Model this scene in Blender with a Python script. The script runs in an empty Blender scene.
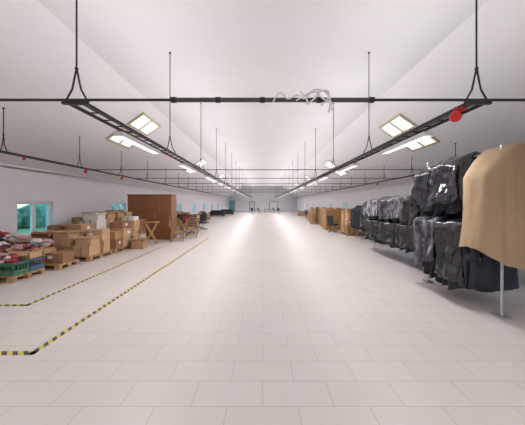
import bpy, math, random
from mathutils import Vector, Matrix, noise
random.seed(7)
S=bpy.context.scene
S.view_settings.view_transform='Standard'
S.view_settings.look='None'
R=random.random
def U(a,b): return random.uniform(a,b)

# ---------------------------------------------------------------- materials
def mat(name,col,rough=0.6,metal=0.0,noise=0.0,nscale=8,bump=0.0,bscale=30,emit=None,estr=0,spec=0.5,col2=None,stretch=None,lo=.35,hi=.65):
    m=bpy.data.materials.new(name); m.use_nodes=True
    nt=m.node_tree; b=nt.nodes['Principled BSDF']
    b.inputs['Base Color'].default_value=(*col,1); b.inputs['Roughness'].default_value=rough
    b.inputs['Metallic'].default_value=metal; b.inputs['Specular IOR Level'].default_value=spec
    tc=nt.nodes.new('ShaderNodeTexCoord'); src=tc.outputs['Object']
    if stretch:
        mp=nt.nodes.new('ShaderNodeMapping'); mp.inputs['Scale'].default_value=stretch
        nt.links.new(src,mp.inputs['Vector']); src=mp.outputs['Vector']
    if noise>0 or col2:
        n=nt.nodes.new('ShaderNodeTexNoise'); n.inputs['Scale'].default_value=nscale; n.inputs['Detail'].default_value=4
        nt.links.new(src,n.inputs['Vector'])
        r=nt.nodes.new('ShaderNodeValToRGB')
        c2=col2 if col2 else tuple(max(0,c*(1-noise)) for c in col)
        r.color_ramp.elements[0].color=(*c2,1); r.color_ramp.elements[0].position=lo
        r.color_ramp.elements[1].color=(*col,1); r.color_ramp.elements[1].position=hi
        nt.links.new(n.outputs['Fac'],r.inputs['Fac']); nt.links.new(r.outputs['Color'],b.inputs['Base Color'])
    if bump>0:
        n=nt.nodes.new('ShaderNodeTexNoise'); n.inputs['Scale'].default_value=bscale; n.inputs['Detail'].default_value=3
        nt.links.new(src,n.inputs['Vector'])
        bp=nt.nodes.new('ShaderNodeBump'); bp.inputs['Strength'].default_value=bump; bp.inputs['Distance'].default_value=0.02
        nt.links.new(n.outputs['Fac'],bp.inputs['Height']); nt.links.new(bp.outputs['Normal'],b.inputs['Normal'])
    if emit:
        b.inputs['Emission Color'].default_value=(*emit,1); b.inputs['Emission Strength'].default_value=estr
    return m
M={}
M['wall']=mat('wall_paint',(0.86,0.85,0.89),0.8,noise=0.02,nscale=1.5)
M['ceil']=mat('ceiling_paint',(0.82,0.81,0.835),0.85,noise=0.02,nscale=0.6)
M['trim']=mat('trim_white',(0.75,0.74,0.75),0.5,noise=0.03)
M['black']=mat('black_steel',(0.03,0.03,0.035),0.45,0.3,noise=0.2)
M['dgrey']=mat('grey_pipe',(0.10,0.10,0.11),0.4,0.3,noise=0.2)
M['steel']=mat('galvanised_steel',(0.55,0.56,0.58),0.3,0.9,noise=0.15,nscale=20)
M['white']=mat('white_enamel',(0.85,0.85,0.85),0.4,noise=0.03)
M['tube']=mat('lamp_diffuser',(0.9,0.9,0.9),0.5,emit=(1,0.98,0.96),estr=1.3)
M['panel']=mat('panel_diffuser',(0.9,0.9,0.9),0.5,emit=(1,0.99,0.95),estr=1.0)
M['cream']=mat('cream_frame',(0.58,0.50,0.34),0.5,noise=0.05)
M['red']=mat('red_plastic',(0.75,0.03,0.03),0.35,noise=0.1)
M['cable']=mat('white_cable',(0.94,0.94,0.95),0.4,noise=0.02)
M['wood']=mat('pallet_wood',(0.50,0.31,0.155),0.75,noise=0.35,nscale=12,bump=0.2)
M['wood2']=mat('raw_pine',(0.50,0.28,0.115),0.6,noise=0.25,nscale=10)
M['brown']=mat('brown_veneer',(0.27,0.11,0.045),0.45,noise=0.12,nscale=2)
M['cb1']=mat('cardboard_a',(0.48,0.27,0.135),0.85,noise=0.12,nscale=5)
M['cb2']=mat('cardboard_b',(0.58,0.36,0.20),0.85,noise=0.12,nscale=5)
M['cb3']=mat('cardboard_c',(0.34,0.175,0.085),0.85,noise=0.15,nscale=5)
M['cb4']=mat('cardboard_white',(0.74,0.70,0.66),0.8,noise=0.08,nscale=5)
M['tape']=mat('packing_tape',(0.40,0.24,0.11),0.3,noise=0.1)
M['label']=mat('paper_label',(0.8,0.8,0.78),0.6,noise=0.05)
M['green']=mat('green_plastic',(0.06,0.18,0.10),0.5,noise=0.15)
M['blue']=mat('blue_plastic',(0.07,0.12,0.2),0.5,noise=0.15)
M['clred']=mat('red_cloth',(0.50,0.06,0.08),0.85,noise=0.3,bump=0.4)
M['clwhite']=mat('white_cloth',(0.75,0.72,0.72),0.85,noise=0.2,bump=0.4)
M['clpink']=mat('pink_cloth',(0.58,0.34,0.36),0.85,noise=0.3,bump=0.4)
M['seat']=mat('black_upholstery',(0.03,0.03,0.035),0.7,noise=0.3,bump=0.2)
M['wicker']=mat('wicker',(0.42,0.25,0.11),0.7,noise=0.4,nscale=40,bump=0.5,bscale=80)
M['gblack']=mat('black_garment',(0.014,0.015,0.022),0.5,noise=0.5,nscale=6,bump=0.5,bscale=14)
M['gnavy']=mat('navy_garment',(0.02,0.025,0.045),0.5,noise=0.4,nscale=6,bump=0.5,bscale=14)
M['ggrey']=mat('grey_garment',(0.07,0.07,0.08),0.6,noise=0.3,nscale=6,bump=0.5,bscale=14)
ST=(1,1,.35)
M['fblack']=mat('black_plastic_film',(0.010,0.010,0.015),0.17,noise=0.3,nscale=6,bump=1.0,bscale=13,spec=0.85,stretch=ST)
M['fgrey']=mat('clear_plastic_film',(0.30,0.30,0.34),0.17,col2=(0.02,0.02,0.035),nscale=9,bump=1.0,bscale=13,spec=0.8,stretch=ST,lo=.45,hi=.82)
M['flight']=mat('milky_plastic_film',(0.48,0.48,0.51),0.2,col2=(0.06,0.06,0.07),nscale=9,bump=1.0,bscale=13,spec=0.8,stretch=ST,lo=.42,hi=.75)
M['tan']=mat('tan_canvas',(0.41,0.29,0.175),0.85,noise=0.05,nscale=3,bump=0.12,bscale=8)
M['teal']=mat('teal_door',(0.18,0.45,0.45),0.5,noise=0.1)
M['grass']=mat('grass',(0.25,0.42,0.20),0.9,noise=0.4,nscale=3)
M['hedge']=mat('hedge_leaves',(0.22,0.45,0.33),0.9,noise=0.6,nscale=3,bump=0.8)
g=bpy.data.materials.new('window_glass'); g.use_nodes=True; nt=g.node_tree; nt.nodes.clear()
o=nt.nodes.new('ShaderNodeOutputMaterial'); t=nt.nodes.new('ShaderNodeBsdfTransparent'); t.inputs[0].default_value=(0.66,0.88,0.87,1)
gl=nt.nodes.new('ShaderNodeBsdfGlossy'); gl.inputs['Roughness'].default_value=0.05
mx=nt.nodes.new('ShaderNodeMixShader'); mx.inputs[0].default_value=0.12
nt.links.new(t.outputs[0],mx.inputs[1]); nt.links.new(gl.outputs[0],mx.inputs[2]); nt.links.new(mx.outputs[0],o.inputs[0])
M['glass']=g
m=bpy.data.materials.new('floor_tiles'); m.use_nodes=True; nt=m.node_tree; b=nt.nodes['Principled BSDF']
tc=nt.nodes.new('ShaderNodeTexCoord'); br=nt.nodes.new('ShaderNodeTexBrick')
br.inputs['Scale'].default_value=1.0; br.inputs['Brick Width'].default_value=0.6; br.inputs['Row Height'].default_value=0.3
br.inputs['Mortar Size'].default_value=0.004; br.inputs['Mortar Smooth'].default_value=0.1
br.inputs['Color1'].default_value=(0.61,0.555,0.535,1); br.inputs['Color2'].default_value=(0.59,0.535,0.515,1); br.inputs['Mortar'].default_value=(0.44,0.405,0.395,1)
nt.links.new(tc.outputs['Object'],br.inputs['Vector'])
nz=nt.nodes.new('ShaderNodeTexNoise'); nz.inputs['Scale'].default_value=0.8; nt.links.new(tc.outputs['Object'],nz.inputs['Vector'])
mr=nt.nodes.new('ShaderNodeMapRange'); mr.inputs['To Min'].default_value=0.96; mr.inputs['To Max'].default_value=1.04
nt.links.new(nz.outputs['Fac'],mr.inputs['Value'])
mu=nt.nodes.new('ShaderNodeMix'); mu.data_type='RGBA'; mu.blend_type='MULTIPLY'; mu.inputs[0].default_value=1
nt.links.new(br.outputs['Color'],mu.inputs[6]); nt.links.new(mr.outputs[0],mu.inputs[7]); nt.links.new(mu.outputs[2],b.inputs['Base Color'])
b.inputs['Roughness'].default_value=0.42; b.inputs['Specular IOR Level'].default_value=0.35
M['floor']=m
m=bpy.data.materials.new('hazard_tape'); m.use_nodes=True; nt=m.node_tree; b=nt.nodes['Principled BSDF']
tc=nt.nodes.new('ShaderNodeTexCoord'); sp=nt.nodes.new('ShaderNodeSeparateXYZ'); nt.links.new(tc.outputs['Object'],sp.inputs[0])
ad=nt.nodes.new('ShaderNodeMath'); ad.operation='ADD'; nt.links.new(sp.outputs[0],ad.inputs[0]); nt.links.new(sp.outputs[1],ad.inputs[1])
ml=nt.nodes.new('ShaderNodeMath'); ml.operation='MULTIPLY'; ml.inputs[1].default_value=8.0; nt.links.new(ad.outputs[0],ml.inputs[0])
fr=nt.nodes.new('ShaderNodeMath'); fr.operation='FRACT'; nt.links.new(ml.outputs[0],fr.inputs[0])
gt=nt.nodes.new('ShaderNodeMath'); gt.operation='GREATER_THAN'; gt.inputs[1].default_value=0.5; nt.links.new(fr.outputs[0],gt.inputs[0])
mx=nt.nodes.new('ShaderNodeMix'); mx.data_type='RGBA'; nt.links.new(gt.outputs[0],mx.inputs[0])
mx.inputs[6].default_value=(0.08,0.08,0.08,1); mx.inputs[7].default_value=(0.62,0.50,0.09,1)
nt.links.new(mx.outputs[2],b.inputs['Base Color']); b.inputs['Roughness'].default_value=0.5
M['hazard']=m

# ---------------------------------------------------------------- mesh builder
class B:
    def __init__(s): s.v=[];s.f=[];s.m=[];s.mats=[]
    def mi(s,k):
        if k not in s.mats: s.mats.append(k)
        return s.mats.index(k)
    def add(s,vs,fs,k):
        o=len(s.v); s.v+= [tuple(v) for v in vs]; i=s.mi(k)
        for f in fs: s.f.append([o+a for a in f]); s.m.append(i)
    def box(s,c,d,k,rz=0,rx=0,ry=0):
        x,y,z=d[0]/2,d[1]/2,d[2]/2
        vs=[Vector((a*x,b*y,e*z)) for a in(-1,1) for b in(-1,1) for e in(-1,1)]
        Rm=Matrix.Rotation(rz,3,'Z')@Matrix.Rotation(ry,3,'Y')@Matrix.Rotation(rx,3,'X')
        vs=[Rm@v+Vector(c) for v in vs]
        s.add(vs,[(0,1,3,2),(4,6,7,5),(0,4,5,1),(2,3,7,6),(0,2,6,4),(1,5,7,3)],k)
    def tube(s,p0,p1,r,k,n=8,r1=None):
        p0=Vector(p0);p1=Vector(p1);r1=r if r1 is None else r1
        d=(p1-p0); q=d.to_track_quat('Z','Y').to_matrix()
        vs=[]
        for P,rr in((p0,r),(p1,r1)):
            for i in range(n):
                a=2*math.pi*i/n; vs.append(P+q@Vector((rr*math.cos(a),rr*math.sin(a),0)))
        fs=[(i,(i+1)%n,n+(i+1)%n,n+i) for i in range(n)]+[tuple(range(n-1,-1,-1)),tuple(range(n,2*n))]
        s.add(vs,fs,k)
    def path(s,ps,r,k,n=6):
        for a,b in zip(ps[:-1],ps[1:]): s.tube(a,b,r,k,n)
    def ball(s,c,r,k,nu=14,nv=9,sc=(1,1,1),jit=0):
        vs=[];fs=[]
        ph=[U(0,6) for _ in range(4)]
        for j in range(nv+1):
            t=math.pi*j/nv
            for i in range(nu):
                a=2*math.pi*i/nu
                q=1+jit*(math.sin(3*a+ph[0]+2*t)+math.sin(5*t+ph[1]+a)+0.6*math.sin(7*a+ph[2]))
                vs.append((c[0]+r*sc[0]*q*math.sin(t)*math.cos(a),c[1]+r*sc[1]*q*math.sin(t)*math.sin(a),c[2]+r*sc[2]*q*math.cos(t)))
        for j in range(nv):
            for i in range(nu):
                fs.append((j*nu+i,(j+1)*nu+i,(j+1)*nu+(i+1)%nu,j*nu+(i+1)%nu))
        s.add(vs,fs,k)
    def obj(s,name,loc=(0,0,0),rz=0,parent=None,smooth=False,bevel=0):
        me=bpy.data.meshes.new(name); me.from_pydata(s.v,[],s.f)
        for k in s.mats: me.materials.append(M[k])
        me.polygons.foreach_set('material_index',s.m)
        if smooth: me.polygons.foreach_set('use_smooth',[True]*len(me.polygons))
        me.update()
        ob=bpy.data.objects.new(name,me); S.collection.objects.link(ob)
        ob.location=loc; ob.rotation_euler=(0,0,rz)
        if parent: ob.parent=parent
        if bevel:
            bv=ob.modifiers.new('bevel','BEVEL'); bv.width=bevel; bv.segments=2; bv.limit_method='ANGLE'
        return ob
def empty(name,loc=(0,0,0),rz=0):
    e=bpy.data.objects.new(name,None); e.location=loc; e.rotation_euler=(0,0,rz); S.collection.objects.link(e); return e

# ---------------------------------------------------------------- room
W=7.85; Y0=-6; Y1=57; HW=2.96; HC=5.5; WC=4.2; H=1.7
b=B(); b.box((0,(Y0+Y1)/2,-0.1),(2*W+0.6,Y1-Y0+0.6,0.2),'floor'); b.obj('floor')
b=B()
pr=[(-W-0.3,HW-0.215),(-WC,HC),(WC,HC),(W+0.3,HW-0.215)]
vs=[]
for y in(Y0-0.3,Y1+0.3):
    for x,z in pr: vs.append((x,y,z))
    for x,z in pr: vs.append((x,y,z+0.25))
fs=[]
for i in range(3): fs+=[(i,i+1,8+i+1,8+i),(4+i,8+4+i,8+5+i,5+i)]
fs+=[(0,8,12,4),(3,7,15,11)]
for o_ in(0,8):
    for i in range(3): fs.append((o_+i,o_+i+1,o_+5+i,o_+4+i))
b.add(vs,fs,'ceil'); b.obj('ceiling')
wins=[3.7+5*i for i in range(11)]
WZ0,WZ1,WW=0.62,1.78,1.4
for side,sx in(('left',-1),('right',1)):
    b=B(); x=sx*(W+0.15)
    zt=HW
    b.box((x,(Y0+Y1)/2,WZ0/2),(0.3,Y1-Y0,WZ0),'wall')
    b.box((x,(Y0+Y1)/2,(WZ1+zt-0.1)/2),(0.3,Y1-Y0,zt-0.1-WZ1),'wall')
    b.box((sx*(W+0.03),(Y0+Y1)/2,zt-0.08),(0.06,Y1-Y0,0.12),'wall')
    yy=Y0
    for w in wins+[None]:
        e=(w-WW/2) if w else Y1
        b.box((x,(yy+e)/2,(WZ0+WZ1)/2),(0.3,e-yy,WZ1-WZ0),'wall')
        if w: yy=w+WW/2
    b.obj('wall_'+side)
    b=B(); b.box((sx*(W-0.008),(Y0+Y1)/2,0.045),(0.015,Y1-Y0,0.09),'trim'); b.obj('baseboard_'+side)
gable=[(-W,0),(W,0),(W,HW),(WC,HC),(-WC,HC),(-W,HW)]
for nm,y,d in(('wall_far',Y1,0.2),('wall_back',Y0,-0.2)):
    b=B(); vs=[(x,y,z) for x,z in gable]+[(x,y+d,z) for x,z in gable]
    fs=[tuple(range(6)),tuple(range(11,5,-1))]+[(i,(i+1)%6,6+(i+1)%6,6+i) for i in range(6)]
    b.add(vs,fs,'wall'); b.obj(nm)
k=0
for sx in(-1,1):
    for w in wins:
        k+=1; b=B()
        hh=WZ1-WZ0; fw=0.09
        for dy in(-WW/2+fw/2,0,WW/2-fw/2): b.box((0,dy,hh/2),(0.08,fw*(1.4 if dy==0 else 1),hh-2*fw if dy==0 else hh),'white')
        for dz in(fw/2,hh-fw/2): b.box((0,0,dz),(0.08,WW-2*fw,fw),'white')
        b.box((0,0,hh/2),(0.012,WW-2*fw,hh-2*fw),'glass')
        b.box((-sx*0.07,0.25,hh/2-0.05),(0.03,0.03,0.12),'steel')
        b.obj('window_%d'%k,(sx*(W+0.14),w,WZ0))
        b=B(); b.box((0,0,0),(0.14,WW+0.1,0.03),'white'); b.obj('trim_%d'%k,(sx*(W+0.02),w,WZ0+0.018))
def door(name,x,wd,ht,leaf):
    b=B()
    b.box((0,0,ht/2),(wd,0.05,ht),leaf)
    for s_ in(-1,1): b.box((s_*(wd/2+0.05),-0.01,ht/2+0.03),(0.1,0.1,ht+0.06),'dgrey' if leaf=='white' else 'white')
    b.box((0,-0.01,ht+0.08),(wd+0.2,0.1,0.1),'dgrey' if leaf=='white' else 'white')
    for zz in(0.55,1.5): b.box((0,-0.035,zz),(wd*0.7,0.02,0.7),leaf)
    b.tube((wd*0.38,-0.03,1.05),(wd*0.38,-0.1,1.05),0.02,'steel'); b.tube((wd*0.38,-0.1,1.05),(wd*0.2,-0.1,1.05),0.015,'steel')
    b.obj(name,(x,Y1-0.08,0.0))
door('door_1',-6.9,1.3,2.5,'teal'); door('door_2',2.5,1.8,2.2,'white'); door('door_3',-2.4,1.0,2.1,'white')
b=B(); b.box((0,25,-0.35),(160,160,0.1),'grass'); b.obj('ground_outside')
for sx in(-1,1):
    b=B()
    for i in range(26): b.ball((U(-.4,.4),i*3-8,0.9),1.5,'hedge',12,8,(0.8,1.3,0.75+0.2*R()),0.06)
    b.obj('hedge',(sx*20,0,-0.3),smooth=True)

# ---------------------------------------------------------------- hazard tape
def tape(pts,name):
    b=B(); w=0.036
    for (x0,y0),(x1,y1) in zip(pts[:-1],pts[1:]):
        d=Vector((x1-x0,y1-y0,0)); L=d.length; c=((x0+x1)/2,(y0+y1)/2,0.0015)
        b.box(c,(L+w*2,w*2,0.003),'hazard',rz=math.atan2(d.y,d.x))
    b.obj(name)
tape([(-7.0,2.82),(-2.62,2.85),(-2.70,12.5)],'floor_marking_tape')
tape([(-7.0,4.12),(-3.95,4.2),(-3.98,9.8)],'floor_marking_tape')

# ---------------------------------------------------------------- overhead rails
ZR=2.96
PD=39; PU=28
def ceilz(x):
    x=abs(x)
    return HC if x<=WC else HC-(x-WC)*(HC-HW)/(W-WC)
def lamp_pair(par,up_off,zd,zu):
    for up_fill in(0,1):
        ld=bpy.data.lights.new('strip_and_fill_lamp','AREA'); ld.shape='RECTANGLE'; ld.size=0.12; ld.size_y=1.4
        ld.energy=PU if up_fill else PD; ld.color=(1.0,0.98,0.975)
        lo=bpy.data.objects.new('lamp_'+('up_fill' if up_fill else 'down'),ld); S.collection.objects.link(lo)
        lo.parent=par; lo.location=(up_off if up_fill else 0,0,zu if up_fill else zd)
        if up_fill: lo.rotation_euler=(math.pi,0,0)  # upward lamp is an added fill to brighten the ceiling, without its own tube
def striplight(b):
    b.box((0,0,0),(0.16,1.5,0.05),'white'); b.box((0,0,-0.032),(0.12,1.44,0.016),'tube')
    for s_ in(-1,1): b.box((s_*0.075,0,-0.035),(0.012,1.5,0.03),'white'); b.box((0,s_*0.74,-0.03),(0.14,0.015,0.025),'white')
def rail(x,ya,yb,wid,hang0,step,lamps):
    e=empty('overhead_rail',(x,ya,ZR))
    L=yb-ya
    b=B()
    for s_ in(-1,1): b.box((s_*wid,L/2,0),(0.03,L,0.04),'black')
    yy=0.05
    while yy<9: b.box((0,yy,-0.005),(2*wid,0.02,0.015),'black'); yy+=0.3
    b.box((0,0,0.0),(2*wid+0.12,0.04,0.05),'black')
    b.box((wid*.3,L/2,0.02),(0.04,L,0.02),'dgrey')
    b.obj('rail',parent=e)
    b=B(); y=hang0-ya
    while y<L-0.2:
        top=ceilz(x)-ZR+0.01
        b.tube((0,y,0.42),(0,y,top),0.011,'black',6)
        b.tube((0,y,top-0.03),(0,y,top-0.005),0.03,'black',8)
        for s_ in(-1,1): b.path([(0,y,0.44),(s_*wid*.55,y,0.17),(s_*(wid+0.04),y,0.02)],0.011,'black',6)
        b.ball((0,y,0.43),0.022,'black',8,5)
        y+=step
    b.obj('hangers',parent=e)
    if lamps:
        y=1.0+.7
        sgn=-1 if x<0 else 1
        while y<L-1:
            b=B(); striplight(b)
            for s_ in(-0.5,0.5): b.tube((0,s_,0.02),(0,s_,0.075),0.008,'black',6); b.box((0,s_,.08),(.2,.03,.012),'black')
            ob=b.obj('strip_light',(sgn*.02,y,-0.11),parent=e)
            lamp_pair(ob,sgn*.2,-.055,.15)
            y+=3.15
rail(-2.32,3.1,54,0.10,3.12,3.15,True)
rail(2.67,3.1,54,0.10,3.12,3.15,True)
rail(-6.3,1.0,52,0.05,3.55,2.53,False)
rail(6.65,1.0,52,0.05,3.55,2.53,False)
for i,y in enumerate([3.1]+[9.4+3.15*j for j in range(7)]):
    b=B(); z=ZR+0.03
    b.tube((-6.35,y,z),(6.7,y,z),0.018 if i==0 else .014,'black',8)
    if i==0:
        b.tube((-1.1,y,z),(1.35,y,z),0.028,'dgrey',10)
        for xx in(-1.1,-0.55,1.35,0.0,0.7): b.tube((xx-0.03,y,z),(xx+0.03,y,z),0.036,'black',10)
    b.obj('cross_pipe',smooth=False)
cu=bpy.data.curves.new('cable_tangle','CURVE'); cu.dimensions='3D'; cu.bevel_depth=0.0095; cu.bevel_resolution=2
def loop(pts):
    sp=cu.splines.new('NURBS'); sp.points.add(len(pts)-1)
    for p,q in zip(sp.points,pts): p.co=(q[0],q[1]-.03,q[2]-.05,1)
    sp.order_u=3; sp.use_endpoint_u=True
yy=3.05
loop([(0.13,yy-.02,2.98),(0.17,yy-.03,3.07),(0.24,yy,3.10),(0.3,yy,3.0),(0.42,yy-.03,3.07),(0.5,yy-.05,2.98),(0.6,yy-.04,3.12),(0.74,yy-.06,3.10),(0.83,yy-.05,2.96),(0.78,yy-.05,2.84)])
loop([(0.45,yy-.05,3.09),(0.55,yy-.06,2.98),(0.5,yy-.07,2.91),(0.62,yy-.05,3.0),(0.72,yy-.06,3.12),(0.84,yy-.05,3.04),(0.7,yy-.05,2.92)])
loop([(0.4,yy-.05,2.98),(0.62,yy-.06,3.12),(0.7,yy-.05,3.0),(0.86,yy-.07,2.94),(0.82,yy-.05,2.86)])
co=bpy.data.objects.new('white_cable_tangle',cu); cu.materials.append(M['cable']); S.collection.objects.link(co)
for (x,y,s_) in [(2.47,3.2,1.0),(-6.3,8.9,0.8),(-6.3,11.2,0.8),(-2.32,6.2,0.4),(-2.32,14.8,0.9),(2.67,8.2,0.8),(2.67,15.5,0.9),(6.65,11,0.8),(-6.3,6.6,.5),(6.65,14.5,.8)]:
    b=B(); b.ball((0,0,-0.14*s_),0.07*s_,'red',16,10)
    b.tube((0,0,-0.08*s_),(0,0,-0.022),0.02,'red',8); b.tube((0.05*s_,0,-0.06),(0.12*s_,0,-0.03),0.03*s_,'red',10)
    b.tube((0,0,-0.06),(0.06*s_,0,-0.055),0.008,'black',6)
    b.obj('red_pull_switch',(x,y,ZR),smooth=True)
sl=math.atan2(HC-HW,W-WC)
for sx in(-1,1):
    for y in(0.6,10.4,20,29.6,39.2,48.8):
        for x in((4.9,5.72) if sx<0 else (5.27,6.09)):
            b=B(); w,l=0.78,1.6
            b.box((0,0,-0.02),(w,l,0.04),'cream')
            for dx in(-1,1): b.box((dx*(w/2-0.04),0,-0.05),(0.08,l,0.03),'cream')
            for dy in(-1,0,1): b.box((0,dy*(l/2-0.04),-0.05),(w-0.16,0.08,0.03),'cream')
            for dy in(-1,1):
                b.box((0,dy*l/4,-0.043),(w-0.17,l/2-0.12,0.008),'panel')
                for q in(-1,0,1): b.box((q*0.15,dy*l/4,-0.05),(0.01,l/2-0.13,0.012),'white')
            ob=b.obj('ceiling_light_panel',(sx*x,y-(.6 if sx>0 else 0),ceilz(x)))
            ob.rotation_euler=(0,sx*sl,0)

# ---------------------------------------------------------------- objects
def pallet_parts(b,z0=0,L=1.2,D=0.8):
    for dy in(-D/2+.05,0,D/2-.05):
        b.box((0,dy,z0+0.011),(L,0.1,0.022),'wood')
        for dx in(-L/2+.07,0,L/2-.07): b.box((dx,dy,z0+0.061),(0.14,0.1,0.078),'wood')
    for dx in(-L/2+.05,0,L/2-.05): b.box((dx,0,z0+0.111),(0.1,D,0.022),'wood')
    for i in range(6): b.box((0,-D/2+.055+i*(D-.11)/5,z0+0.133),(L,0.1,0.022),'wood')
PH=0.144
def pallet(x,y,rz=0,n=1,L=1.2,D=0.8,name='wooden_pallet'):
    b=B()
    for i in range(n): pallet_parts(b,i*PH,L,D)
    return b.obj(name,(x,y,0),rz)
def cbox(x,y,z,w,d,h,rz=0,m_='cb1',open_=False,fill=None):
    b=B(); t=0.008
    if open_:
        for sx in(-1,1): b.box((sx*(w/2-t/2),0,h/2),(t,d,h),m_); b.box((sx*(w/2+.035),0,h+.03),(0.12,d-0.02,t),m_,ry=-sx*0.7)
        for sy in(-1,1): b.box((0,sy*(d/2-t/2),h/2),(w-2*t,t,h),m_); b.box((0,sy*(d/2+.03),h+.03 if not fill else h-.03),(w-0.04,0.12,t),m_,rx=sy*(0.8 if not fill else -.9))
        b.box((0,0,t/2),(w-2*t,d-2*t,t),m_)
        for q in(-1,1): b.ball((q*w*.2,0,h*0.75),min(w,d)*0.28,random.choice(fill or ['clwhite','clpink','gblack']),10,7,(1.0,1.2,0.7),0.05)
        if fill:
            for i in range(14): b.ball((U(-w*.36,w*.36),U(-d*.3,d*.3),h*1.0+U(-.02,.12)),U(.05,.09),random.choice(fill),10,7,(U(1,1.6),1,U(.5,.8)),.08)
    else:
        b.box((0,0,h/2),(w,d,h),m_)
        b.box((0,0,h/2),(0.05,d+0.003,h+0.003),'tape')
        if R()<.6: b.box((-w*0.22,-d/2-0.001,h*0.6),(0.12,0.003,0.08),'label')
        if R()<.5: b.box((w/2+0.001,0.05,h*0.55),(0.003,0.13,0.09),'label')
        b.box((0,-d/2-0.0005,h*0.06),(w*0.96,0.003,0.006),'cb3')
    b.obj('cardboard_box',(x,y,z),rz,bevel=0 if open_ else 0.006)
def stack(x,y,z,target,mx=(.42,.54),my=(.38,.5)):
    top=z
    while top<target-0.12:
        h=min(U(.22,.42),max(.16,target-top)); w=U(*mx); d=U(*my)
        last=top+h>=target-0.12
        cbox(x+U(-.03,.03),y+U(-.03,.03),top+0.001,w,d,h,U(-.12,.12),random.choice(['cb1','cb1','cb2','cb2','cb3','cb4' if R()<.4 else 'cb2']),last and R()<.35)
        top+=h+0.001
    return top
def crate(x,y,z,w=.58,d=.38,h=.28,rz=0,m_='green',fill=None):
    b=B(); t=.015
    for sy in(-1,1):
        b.box((0,sy*(d/2-t/2),h*0.2),(w,t,h*.4),m_); b.box((0,sy*(d/2-t/2),h*.88),(w,t,h*.24),m_)
        for i in range(8): b.box((-w/2+.03+i*(w-.06)/7,sy*(d/2-t/2),h*.55),(.02,t,h*.45),m_)
        b.box((0,sy*(d/2+.004),h-.015),(w+.02,.02,.03),m_)
    for sx in(-1,1):
        b.box((sx*(w/2-t/2),0,h*.2),(t,d-2*t,h*.4),m_); b.box((sx*(w/2-t/2),0,h*.9),(t,d-2*t,h*.2),m_)
        for i in range(5): b.box((sx*(w/2-t/2),-d/2+.04+i*(d-.08)/4,h*.6),(t,.02,h*.5),m_)
        b.box((sx*(w/2+.004),0,h-.015),(.02,d,.03),m_)
    b.box((0,0,t/2),(w-2*t,d-2*t,t),m_)
    if fill:
        for i in range(20): b.ball((U(-w*.38,w*.38),U(-d*.32,d*.32),h*.85+U(-.02,.18)),U(.05,.09),random.choice(fill),10,7,(U(1,1.6),1,U(.5,.8)),.08)
    b.obj('plastic_crate',(x,y,z),rz)
def bundle(x,y,z,s_,cols,n=14):
    b=B()
    for i in range(n):
        r=U(.08,.13)*s_; b.ball((U(-.2,.2)*s_,U(-.14,.14)*s_,r*.6+U(0,.2)*s_),r,random.choice(cols),12,8,(U(1.1,1.6),1.1,.65),.08)
    b.obj('cloth_bundle',(x,y,z),U(-.4,.4),smooth=True)
pallet(-5.95,5.75); pallet(-7.12,5.85,0,1,1.0,0.8)
mixf=['clred','clwhite','clpink','clred','clpink','gnavy','cb2','clwhite','clwhite']
cbox(-6.24,5.55,PH+.001,.54,.36,.26,0,'cb3'); cbox(-6.24,5.55,PH+.263,.5,.34,.16,.05,'cb1',True,mixf)
crate(-5.64,5.55,PH+.001,fill=mixf)
cbox(-6.24,5.95,PH+.001,.54,.36,.28,0,'cb1'); crate(-6.24,5.95,PH+.283,h=.2,fill=mixf,m_='blue')
crate(-5.64,5.95,PH+.001,m_='blue'); cbox(-5.64,5.95,PH+.283,.5,.34,.16,.04,'cb2',True,mixf)
crate(-7.32,5.8,PH+.001,w=.46,d=.5,m_='blue'); crate(-6.84,5.8,PH+.001,w=.46,d=.5,m_='green')
for x in(-7.32,-6.84): cbox(x,5.8,PH+.283,.44,.46,.2,.02,'cb2',True,mixf)
pallet(-5.75,6.75,0,1,1.1,.7)
tp=stack(-6.0,6.75,PH,.5); bundle(-6.0,6.75,tp-.02,.9,['clpink','clwhite','clred']); cbox(-5.47,6.75,PH+.001,.46,.4,.26,.03,'cb3')
pallet(-7.0,6.85); tp=stack(-7.25,6.85,PH,.7); bundle(-7.25,6.85,tp-.02,.9,['clwhite','clred','gnavy']); tp=stack(-6.72,6.85,PH,.6); bundle(-6.72,6.85,tp-.02,.9,['clpink','clwhite','clwhite'])
def zone(xa,ya,nx,ny,hts,cx=.6,cy=.55,pal=True):
    z=0
    if pal:
        b=B(); pallet_parts(b,0,nx*cx-.04,ny*cy-.03); b.obj('wooden_pallet',(xa+nx*cx/2,ya+ny*cy/2,0)); z=PH
    for i in range(nx):
        for j in range(ny):
            stack(xa+cx*(i+.5),ya+cy*(j+.5),z,hts[i][j]+U(-.08,.08))
zone(-7.5,7.35,2,2,[[.75,.8],[.75,.85]])
zone(-6.25,7.35,2,2,[[.9,1.0],[.6,.9]])
zone(-7.5,8.6,2,3,[[.9,.95,1.1],[.95,1.1,1.3]])
zone(-6.25,8.6,2,2,[[1.3,1.4],[.8,1.0]])
zone(-6.25,9.85,2,2,[[1.35,1.4],[1.2,1.0]])
stack(-4.75,9.6,0,.4,(.4,.45),(.4,.45))
zone(-7.5,10.4,2,2,[[1.3,1.2],[1.2,1.3]])
b=B(); w,d,h=2.1,.6,2.12
b.box((0,0,h/2),(w,d,h),'brown')
for i in range(3):
    xx=-w/2+.35+i*.7
    b.box((xx,-d/2-.011,h/2+.03),(.67,.02,h-.16),'brown')
    b.tube((xx+.27,-d/2-.05,1.0),(xx+.27,-d/2-.05,1.2),.01,'steel',8)
    for zz in(1.0,1.2): b.tube((xx+.27,-d/2-.02,zz),(xx+.27,-d/2-.05,zz),.008,'steel',6)
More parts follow.
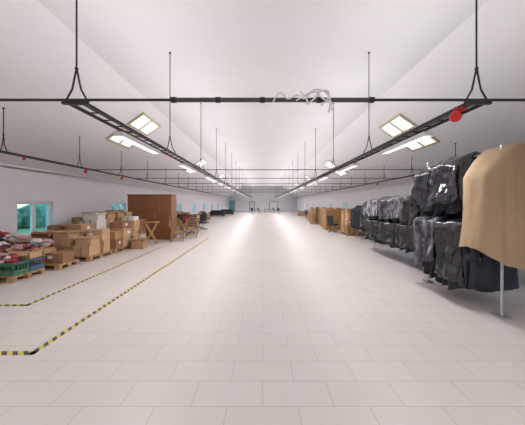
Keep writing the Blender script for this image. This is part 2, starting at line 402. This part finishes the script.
b.box((0,-.01,h+.02),(w+.05,d+.05,.04),'brown')
b.obj('brown_wardrobe',(-5.4,12.25,0),0)
b=B(); w,d,h=1.9,.5,1.9
b.box((0,0,h/2),(w,d,h),'brown')
for i in range(3): b.box((w/2+.006,0,.35+i*.6),(.012,d-.06,.55),'brown')
b.box((0,0,h+.015),(w+.04,d+.04,.03),'brown'); b.obj('brown_cabinet',(-5.5,13.0,0))
def wstool(x,y,rz):
    b=B()
    b.box((0,0,.92),(.62,.42,.035),'wood2')
    for sy in(-.17,.17):
        b.box((0,sy,.455),(.06,.035,1.02),'wood2',ry=.48); b.box((0,sy*.82,.455),(.06,.035,1.02),'wood2',ry=-.48)
    for s_ in(-1,1): b.box((s_*.2,0,.09),(.03,.34,.03),'wood2'); b.box((s_*.12,0,.7),(.03,.3,.03),'wood2')
    b.obj('folding_wooden_table',(x,y,0),rz)
wstool(-4.75,10.7,.3)
def wicker(x,y,rz):
    b=B()
    for sx in(-1,1):
        b.tube((sx*.26,-.24,0),(sx*.27,-.24,.62),.022,'wicker'); b.tube((sx*.24,.24,0),(sx*.27,.3,.95),.022,'wicker')
        b.path([(sx*.27,-.25,.62),(sx*.3,-.05,.66),(sx*.3,.15,.68),(sx*.27,.28,.8)],.028,'wicker',8)
        b.tube((sx*.25,-.24,.15),(sx*.25,.25,.15),.014,'wicker')
        b.box((sx*.27,0,.52),(.02,.46,.22),'wicker')
    b.box((0,0,.42),(.54,.52,.07),'wicker')
    b.tube((-.25,-.24,.15),(.25,-.24,.15),.014,'wicker'); b.tube((-.25,-.24,.15),(.24,.24,.15),.012,'wicker')
    n=12; prev=None
    for i in range(n+1):
        a=math.pi*i/n; p=(-.27*math.cos(a),.3+.03*math.sin(a),.75+.27*math.sin(a))
        b.tube((p[0],.26,.45),p,.012,'wicker',6)
        if prev: b.tube(prev,p,.025,'wicker',8)
        prev=p
    for zz in(.55,.65,.75,.85): b.box((0,.29,zz),(.5,.015,.035),'wicker')
    b.obj('wicker_armchair',(x,y,0),rz)
wicker(-3.95,11.5,.5); wicker(-3.6,12.7,.2)
def ochair(x,y,rz,m_='seat'):
    b=B()
    for i in range(5):
        a=2*math.pi*i/5; p=(.28*math.cos(a),.28*math.sin(a),.07)
        b.tube((0,0,.11),p,.025,'black',8,.016); b.ball((p[0],p[1],.03),.03,'black',8,6)
    b.tube((0,0,.08),(0,0,.44),.025,'steel',8)
    b.box((0,0,.48),(.46,.46,.08),m_); b.box((0,.25,.78),(.42,.07,.46),m_,rx=-.12); b.box((0,.27,.52),(.06,.03,.2),'black')
    for sx in(-1,1): b.path([(sx*.23,0,.47),(sx*.28,0,.5),(sx*.28,0,.66)],.014,'black'); b.box((sx*.28,0,.67),(.05,.26,.03),'black')
    b.obj('office_chair',(x,y,0),rz,bevel=.015)
ochair(-4.0,14.3,.4); ochair(-4.9,14.9,-.5,'clred'); ochair(-4.2,15.4,1.2); ochair(-4.6,16.4,.8,'clred'); ochair(-5.4,16.2,0)
ochair(-4.4,17.4,2); ochair(-5.3,17.4,.3); ochair(-4.75,14.0,.2); ochair(-3.9,16.4,.2)
zone(-6.6,18.2,3,2,[[1.2,1.2],[1.1,1.0],[.9,.8]])
def desk(x,y,rz,m_='wood2'):
    b=B(); b.box((0,0,.73),(1.4,.7,.03),m_)
    for sx in(-1,1):
        for sy in(-1,1): b.tube((sx*.64,sy*.3,0),(sx*.64,sy*.3,.715),.02,'black')
        b.tube((sx*.64,-.3,.65),(sx*.64,.3,.65),.015,'black')
    b.tube((-.64,.3,.65),(.64,.3,.65),.015,'black')
    b.obj('work_table',(x,y,0),rz)
desk(-5.8,21.3,0); desk(-6.0,23,0,'seat'); zone(-6.8,26,2,2,[[.9,1],[.8,.7]])
ochair(-5.0,22.2,1)
def sofa(x,y,rz):
    b=B(); b.box((0,0,.27),(1.8,.8,.28),'seat'); b.box((0,.33,.6),(1.8,.2,.5),'seat')
    for s_ in(-1,1):
        b.box((s_*.95,0,.35),(.16,.82,.56),'seat'); b.box((s_*.44,-.06,.46),(.84,.66,.12),'seat')
        for q in(-1,1): b.tube((s_*.85,q*.3,0),(s_*.85,q*.3,.14),.03,'black')
    b.obj('black_sofa',(x,y,0),rz,bevel=.03)
sofa(-6.2,34,0); sofa(-5.6,39,0); ochair(-1.8,44,.3); ochair(-.6,46,2); ochair(2.2,46,1); desk(1.0,47.5,0,'seat'); desk(-1.9,49,0,'seat'); ochair(2.8,43.5,.3)

# ---------------------------------------------------------------- garment racks
def garments(parent,xc,y0,y1,ztop,length,hw,ms,sp=.085,drop=.16,thick=.05):
    b=B(); y=y0
    while y<y1:
        L=length*U(.86,1.05); w=hw*U(.86,1.05); k=random.choice(ms); th=thick*U(.8,1.3)
        nu,nv=26,10; rz=U(-.12,.12); tx=U(-.03,.03); ph=[U(0,6) for _ in range(4)]; vs=[];fs=[]
        zt=ztop-.09
        for j in range(nv+1):
            v=j/nv
            if j==0: rx,ry,z=.04,.015,zt
            elif j==1: rx,ry,z=w*.55,th*.7,zt-drop*.35
            elif j==2: rx,ry,z=w*.92,th,zt-drop
            else:
                q=(j-2)/(nv-2); rx=w*(1-.06*math.sin(q*math.pi)+.04*q); ry=th*(1+.5*q); z=zt-drop-(L-drop)*q
            for i in range(nu):
                a=2*math.pi*i/nu
                f=1+(.22 if j>2 else .08)*math.sin(6*a+ph[0]+1.3*v)+.15*math.sin(9*a+ph[1]-2*v)
                xx=rx*math.cos(a); yy=ry*math.sin(a)*f
                zz=z-(drop*.5*abs(math.cos(a)) if j in(1,) else 0)+(0.03*math.sin(3*a+ph[3]) if j==nv else 0)
                vs.append((xc+tx+xx*math.cos(rz)-yy*math.sin(rz),y+xx*math.sin(rz)+yy*math.cos(rz),zz))
        for j in range(nv):
            for i in range(nu): fs.append((j*nu+i,(j+1)*nu+i,(j+1)*nu+(i+1)%nu,j*nu+(i+1)%nu))
        b.add(vs,fs,k)
        b.path([(xc,y,zt-.01),(xc,y,ztop-.01),(xc+.025,y,ztop+.02)],.005,'steel',5)
        y+=sp*U(.85,1.2)
    return b.obj('garments',parent=parent,smooth=True)
def ring(hx,hy,n,pw=.5):
    """evenly spaced points (unit coords) round a superellipse outline"""
    F=[]
    for i in range(1441):
        a=2*math.pi*i/1440; c,s_=math.cos(a),math.sin(a)
        F.append((math.copysign(abs(c)**pw,c),math.copysign(abs(s_)**pw,s_)))
    D=[0]
    for p,q in zip(F[:-1],F[1:]): D.append(D[-1]+math.hypot((q[0]-p[0])*hx,(q[1]-p[1])*hy))
    out=[];j=0
    for i in range(n):
        t=D[-1]*i/n
        while D[j+1]<t: j+=1
        u=(t-D[j])/max(1e-9,D[j+1]-D[j]); out.append((F[j][0]+u*(F[j+1][0]-F[j][0]),F[j][1]+u*(F[j+1][1]-F[j][1])))
    return out
def film(parent,xc,ya,yb,hw,ztop,zbot,k,slope=.28,amp=.045,name='plastic_cover',hem=.08,seed=0,vs_=.3,flare=.05,fz=.9,front=None,fine=1.0,left=0,pw=.5):
    b=B(); hy=(yb-ya)/2; yc=(ya+yb)/2; nu=int(4*(hw+hy)/.02); nv=30; vs=[];fs=[]
    rg=ring(hw,hy,nu,pw)
    for j in range(nv+1):
        v=j/nv
        if v<vs_:
            q=v/vs_; rx=.03+(hw-.03)*q; ry=hy*(.85+.15*min(1,q*2)); zz=ztop-slope*q**1.5
        else:
            q=(v-vs_)/(1-vs_); rx=hw*(1-.04*math.sin(q*3.1)+flare*q); ry=hy*(1+.03*q); zz=ztop-slope-(ztop-slope-zbot)*q
        for cx,sy in rg:
            X=rx*cx; Y=ry*sy
            wx=abs(cx)**3; wy=abs(sy)**3
            f=noise.noise(Vector((seed,Y*8*fine,fz*zz)))*1.3+noise.noise(Vector((cx*2+seed,Y*19*fine,1.2*zz+3)))*.7*fine
            g_=noise.noise(Vector((X*8*fine,seed+5,fz*zz)))*1.3+noise.noise(Vector((X*19*fine,sy*2+seed,1.2*zz+3)))*.7*fine
            f2=(noise.noise(Vector((X*4,Y*4+seed,zz*5)))+.5*noise.noise(Vector((X*9,Y*9+seed,zz*9))))*fine**2
            am=amp*min(1,.3+v*1.5)
            X+=am*(f+.7*f2)*wx*math.copysign(1,cx)*min(1,v*5); Y+=am*(g_+.7*f2)*wy*math.copysign(1,sy)
            Z=zz+.05*fine*noise.noise(Vector((X*5,Y*5+seed,2)))*(1 if v<.4 else .2)
            if v>.5: Z+=(hem*(noise.noise(Vector((cx*2,Y*3,seed)))*1.2+noise.noise(Vector((X*8,Y*8,seed)))*.4)+(front or 0)*max(0,-sy)**2+left*max(0,-cx))*(v-.5)*2
            vs.append((xc+X,yc+Y,Z))
    for j in range(nv):
        for i in range(nu): fs.append((j*nu+i,(j+1)*nu+i,(j+1)*nu+(i+1)%nu,j*nu+(i+1)%nu))
    b.add(vs,fs+[tuple(range(nu))],k); return b.obj(name,parent=parent,smooth=True)
def rack(x,ya,yb,h,tiers,name='garment_rack'):
    e=empty(name,(0,0,0)); b=B()
    for y in(ya,yb):
        b.tube((x,y,0.02),(x,y,h),.02,'steel',12)
        b.box((x,y,.015),(.16,.16,.03),'steel')
    for t in tiers: b.tube((x,ya,t),(x,yb,t),.016,'steel',10)
    b.obj('frame',parent=e); return e
XA=3.6
e=rack(XA,3.76,5.45,2.60,[2.50,1.46])
garments(e,XA+.08,4.3,5.25,2.53,.98,.38,['gblack','gnavy'])
film(e,XA+.08,4.22,5.0,.47,2.58,1.74,'fblack',seed=3,amp=.08,slope=.2,hem=.16)
film(e,XA+.06,4.9,5.4,.45,2.50,1.66,'fblack',seed=9,amp=.08,slope=.2,hem=.14)
garments(e,XA+.05,3.98,5.25,1.47,1.12,.38,['gblack','gnavy','gblack'])
film(e,XA+.02,4.68,5.38,.46,1.52,.56,'fgrey',seed=14,amp=.08,slope=.15,hem=.16)
film(e,XA+.05,4.05,4.74,.45,1.52,.36,'fblack',seed=21,amp=.08,slope=.15,hem=.12)
film(e,XA+.15,3.58,4.20,.50,2.60,.93,'tan',slope=.46,amp=.055,name='canvas_cover',hem=.05,seed=62,vs_=.36,flare=.16,fz=.6,front=-.16,fine=.5,left=.1,pw=.62)
e=rack(4.2,5.95,9.4,1.9,[1.84,1.2])
garments(e,4.2,6.1,9.3,1.86,.58,.38,['gblack','ggrey','gnavy'],drop=.12)
for i,(ya,yb,k_) in enumerate([(6.0,6.9,'fblack'),(6.8,7.7,'flight'),(7.6,8.4,'fgrey'),(8.3,9.4,'flight')]): film(e,4.2+U(-.03,.03),ya,yb,.45,1.93+U(-.04,.04),1.28+U(-.03,.05),k_,slope=.12,seed=30+i,amp=.07,hem=.12)
garments(e,4.2,6.1,9.3,1.2,.66,.42,['gblack','gblack','gnavy'],drop=.12)
for i,(ya,yb) in enumerate([(6.05,7.2),(7.15,8.3),(8.25,9.4)]): film(e,4.2,ya,yb,.43,1.24,.55,'fblack',slope=.12,seed=40+i,amp=.07,hem=.12)
e=rack(5.55,4.4,9.2,1.95,[1.9])
garments(e,5.55,4.6,9.1,1.92,1.3,.4,['gblack','gnavy','ggrey'])
film(e,5.55,5.2,7.4,.44,1.96,.7,'fblack',seed=51)
e=rack(4.9,10.2,13.0,1.75,[1.7])
garments(e,4.9,10.4,12.9,1.72,1.1,.4,['gblack','gblack','gnavy','ggrey'])
film(e,4.9,10.3,11.6,.44,1.78,.6,'fblack',seed=55,amp=.07)
zone(4.5,13.4,2,2,[[1.4,1.3],[1.4,1.2]])
ochair(4.2,14.9,2.2); zone(4.9,15.3,2,1,[[1.3],[1.1]])
def wcrate(x,y,z=0,w=1.0,d=.8,h=.7):
    b=B()
    for i in range(5):
        zz=.06+i*(h-.12)/4
        for s_ in(-1,1): b.box((0,s_*(d/2-.01),zz),(w,.02,.1),'wood2'); b.box((s_*(w/2-.01),0,zz),(.02,d-.04,.1),'wood2')
    for sx in(-1,1):
        for sy in(-1,1): b.box((sx*(w/2-.05),sy*(d/2-.05),h/2),(.06,.06,h),'wood')
    b.box((0,0,.03),(w-.04,d-.04,.02),'wood'); b.obj('wooden_crate',(x,y,z))
wcrate(4.6,16.6); wcrate(4.6,16.6,.701); wcrate(5.8,16.5); wcrate(5.8,16.5,.701)
pallet(4.9,17.9,0,10); pallet(5.1,19.2,.03,9); pallet(4.7,21.3,0,10); pallet(6.5,18.2,0,8)
zone(5.6,22.5,2,2,[[1.2,1.3],[1.2,1.1]]); zone(5.4,26,2,2,[[1.0,1.1],[1.0,.9]]); pallet(5.9,30,0,7); desk(6.3,33,0); wcrate(5.0,24.6); wcrate(5.6,36); ochair(5.2,28.5,1)

for x in(-2.32,2.67):  # added lights out of view, behind and above the camera, to brighten the foreground
    for y in(-3.5,0.0):
        b=B(); striplight(b)
        for s_ in(-.5,.5): b.tube((0,s_,.03),(0,s_,HC-ZR+.13),.008,'black',6)
        ob=b.obj('unseen_fill_light',(x,y,ZR-.13))
        lamp_pair(ob,0.0,-.055,.04)

wd=bpy.data.worlds.new('sky'); S.world=wd; wd.use_nodes=True; nt=wd.node_tree
bg=nt.nodes['Background']; sk=nt.nodes.new('ShaderNodeTexSky'); sk.sky_type='NISHITA'; sk.sun_elevation=math.radians(50); sk.sun_disc=False
nt.links.new(sk.outputs[0],bg.inputs[0]); bg.inputs[1].default_value=.6
cd=bpy.data.cameras.new('camera'); cd.sensor_width=36; cd.lens=250/525*36; cd.shift_y=-8.5/525; cd.clip_end=300
c=bpy.data.objects.new('camera',cd); S.collection.objects.link(c); c.location=(0,0,H); c.rotation_euler=(math.pi/2,0,0)
S.camera=c
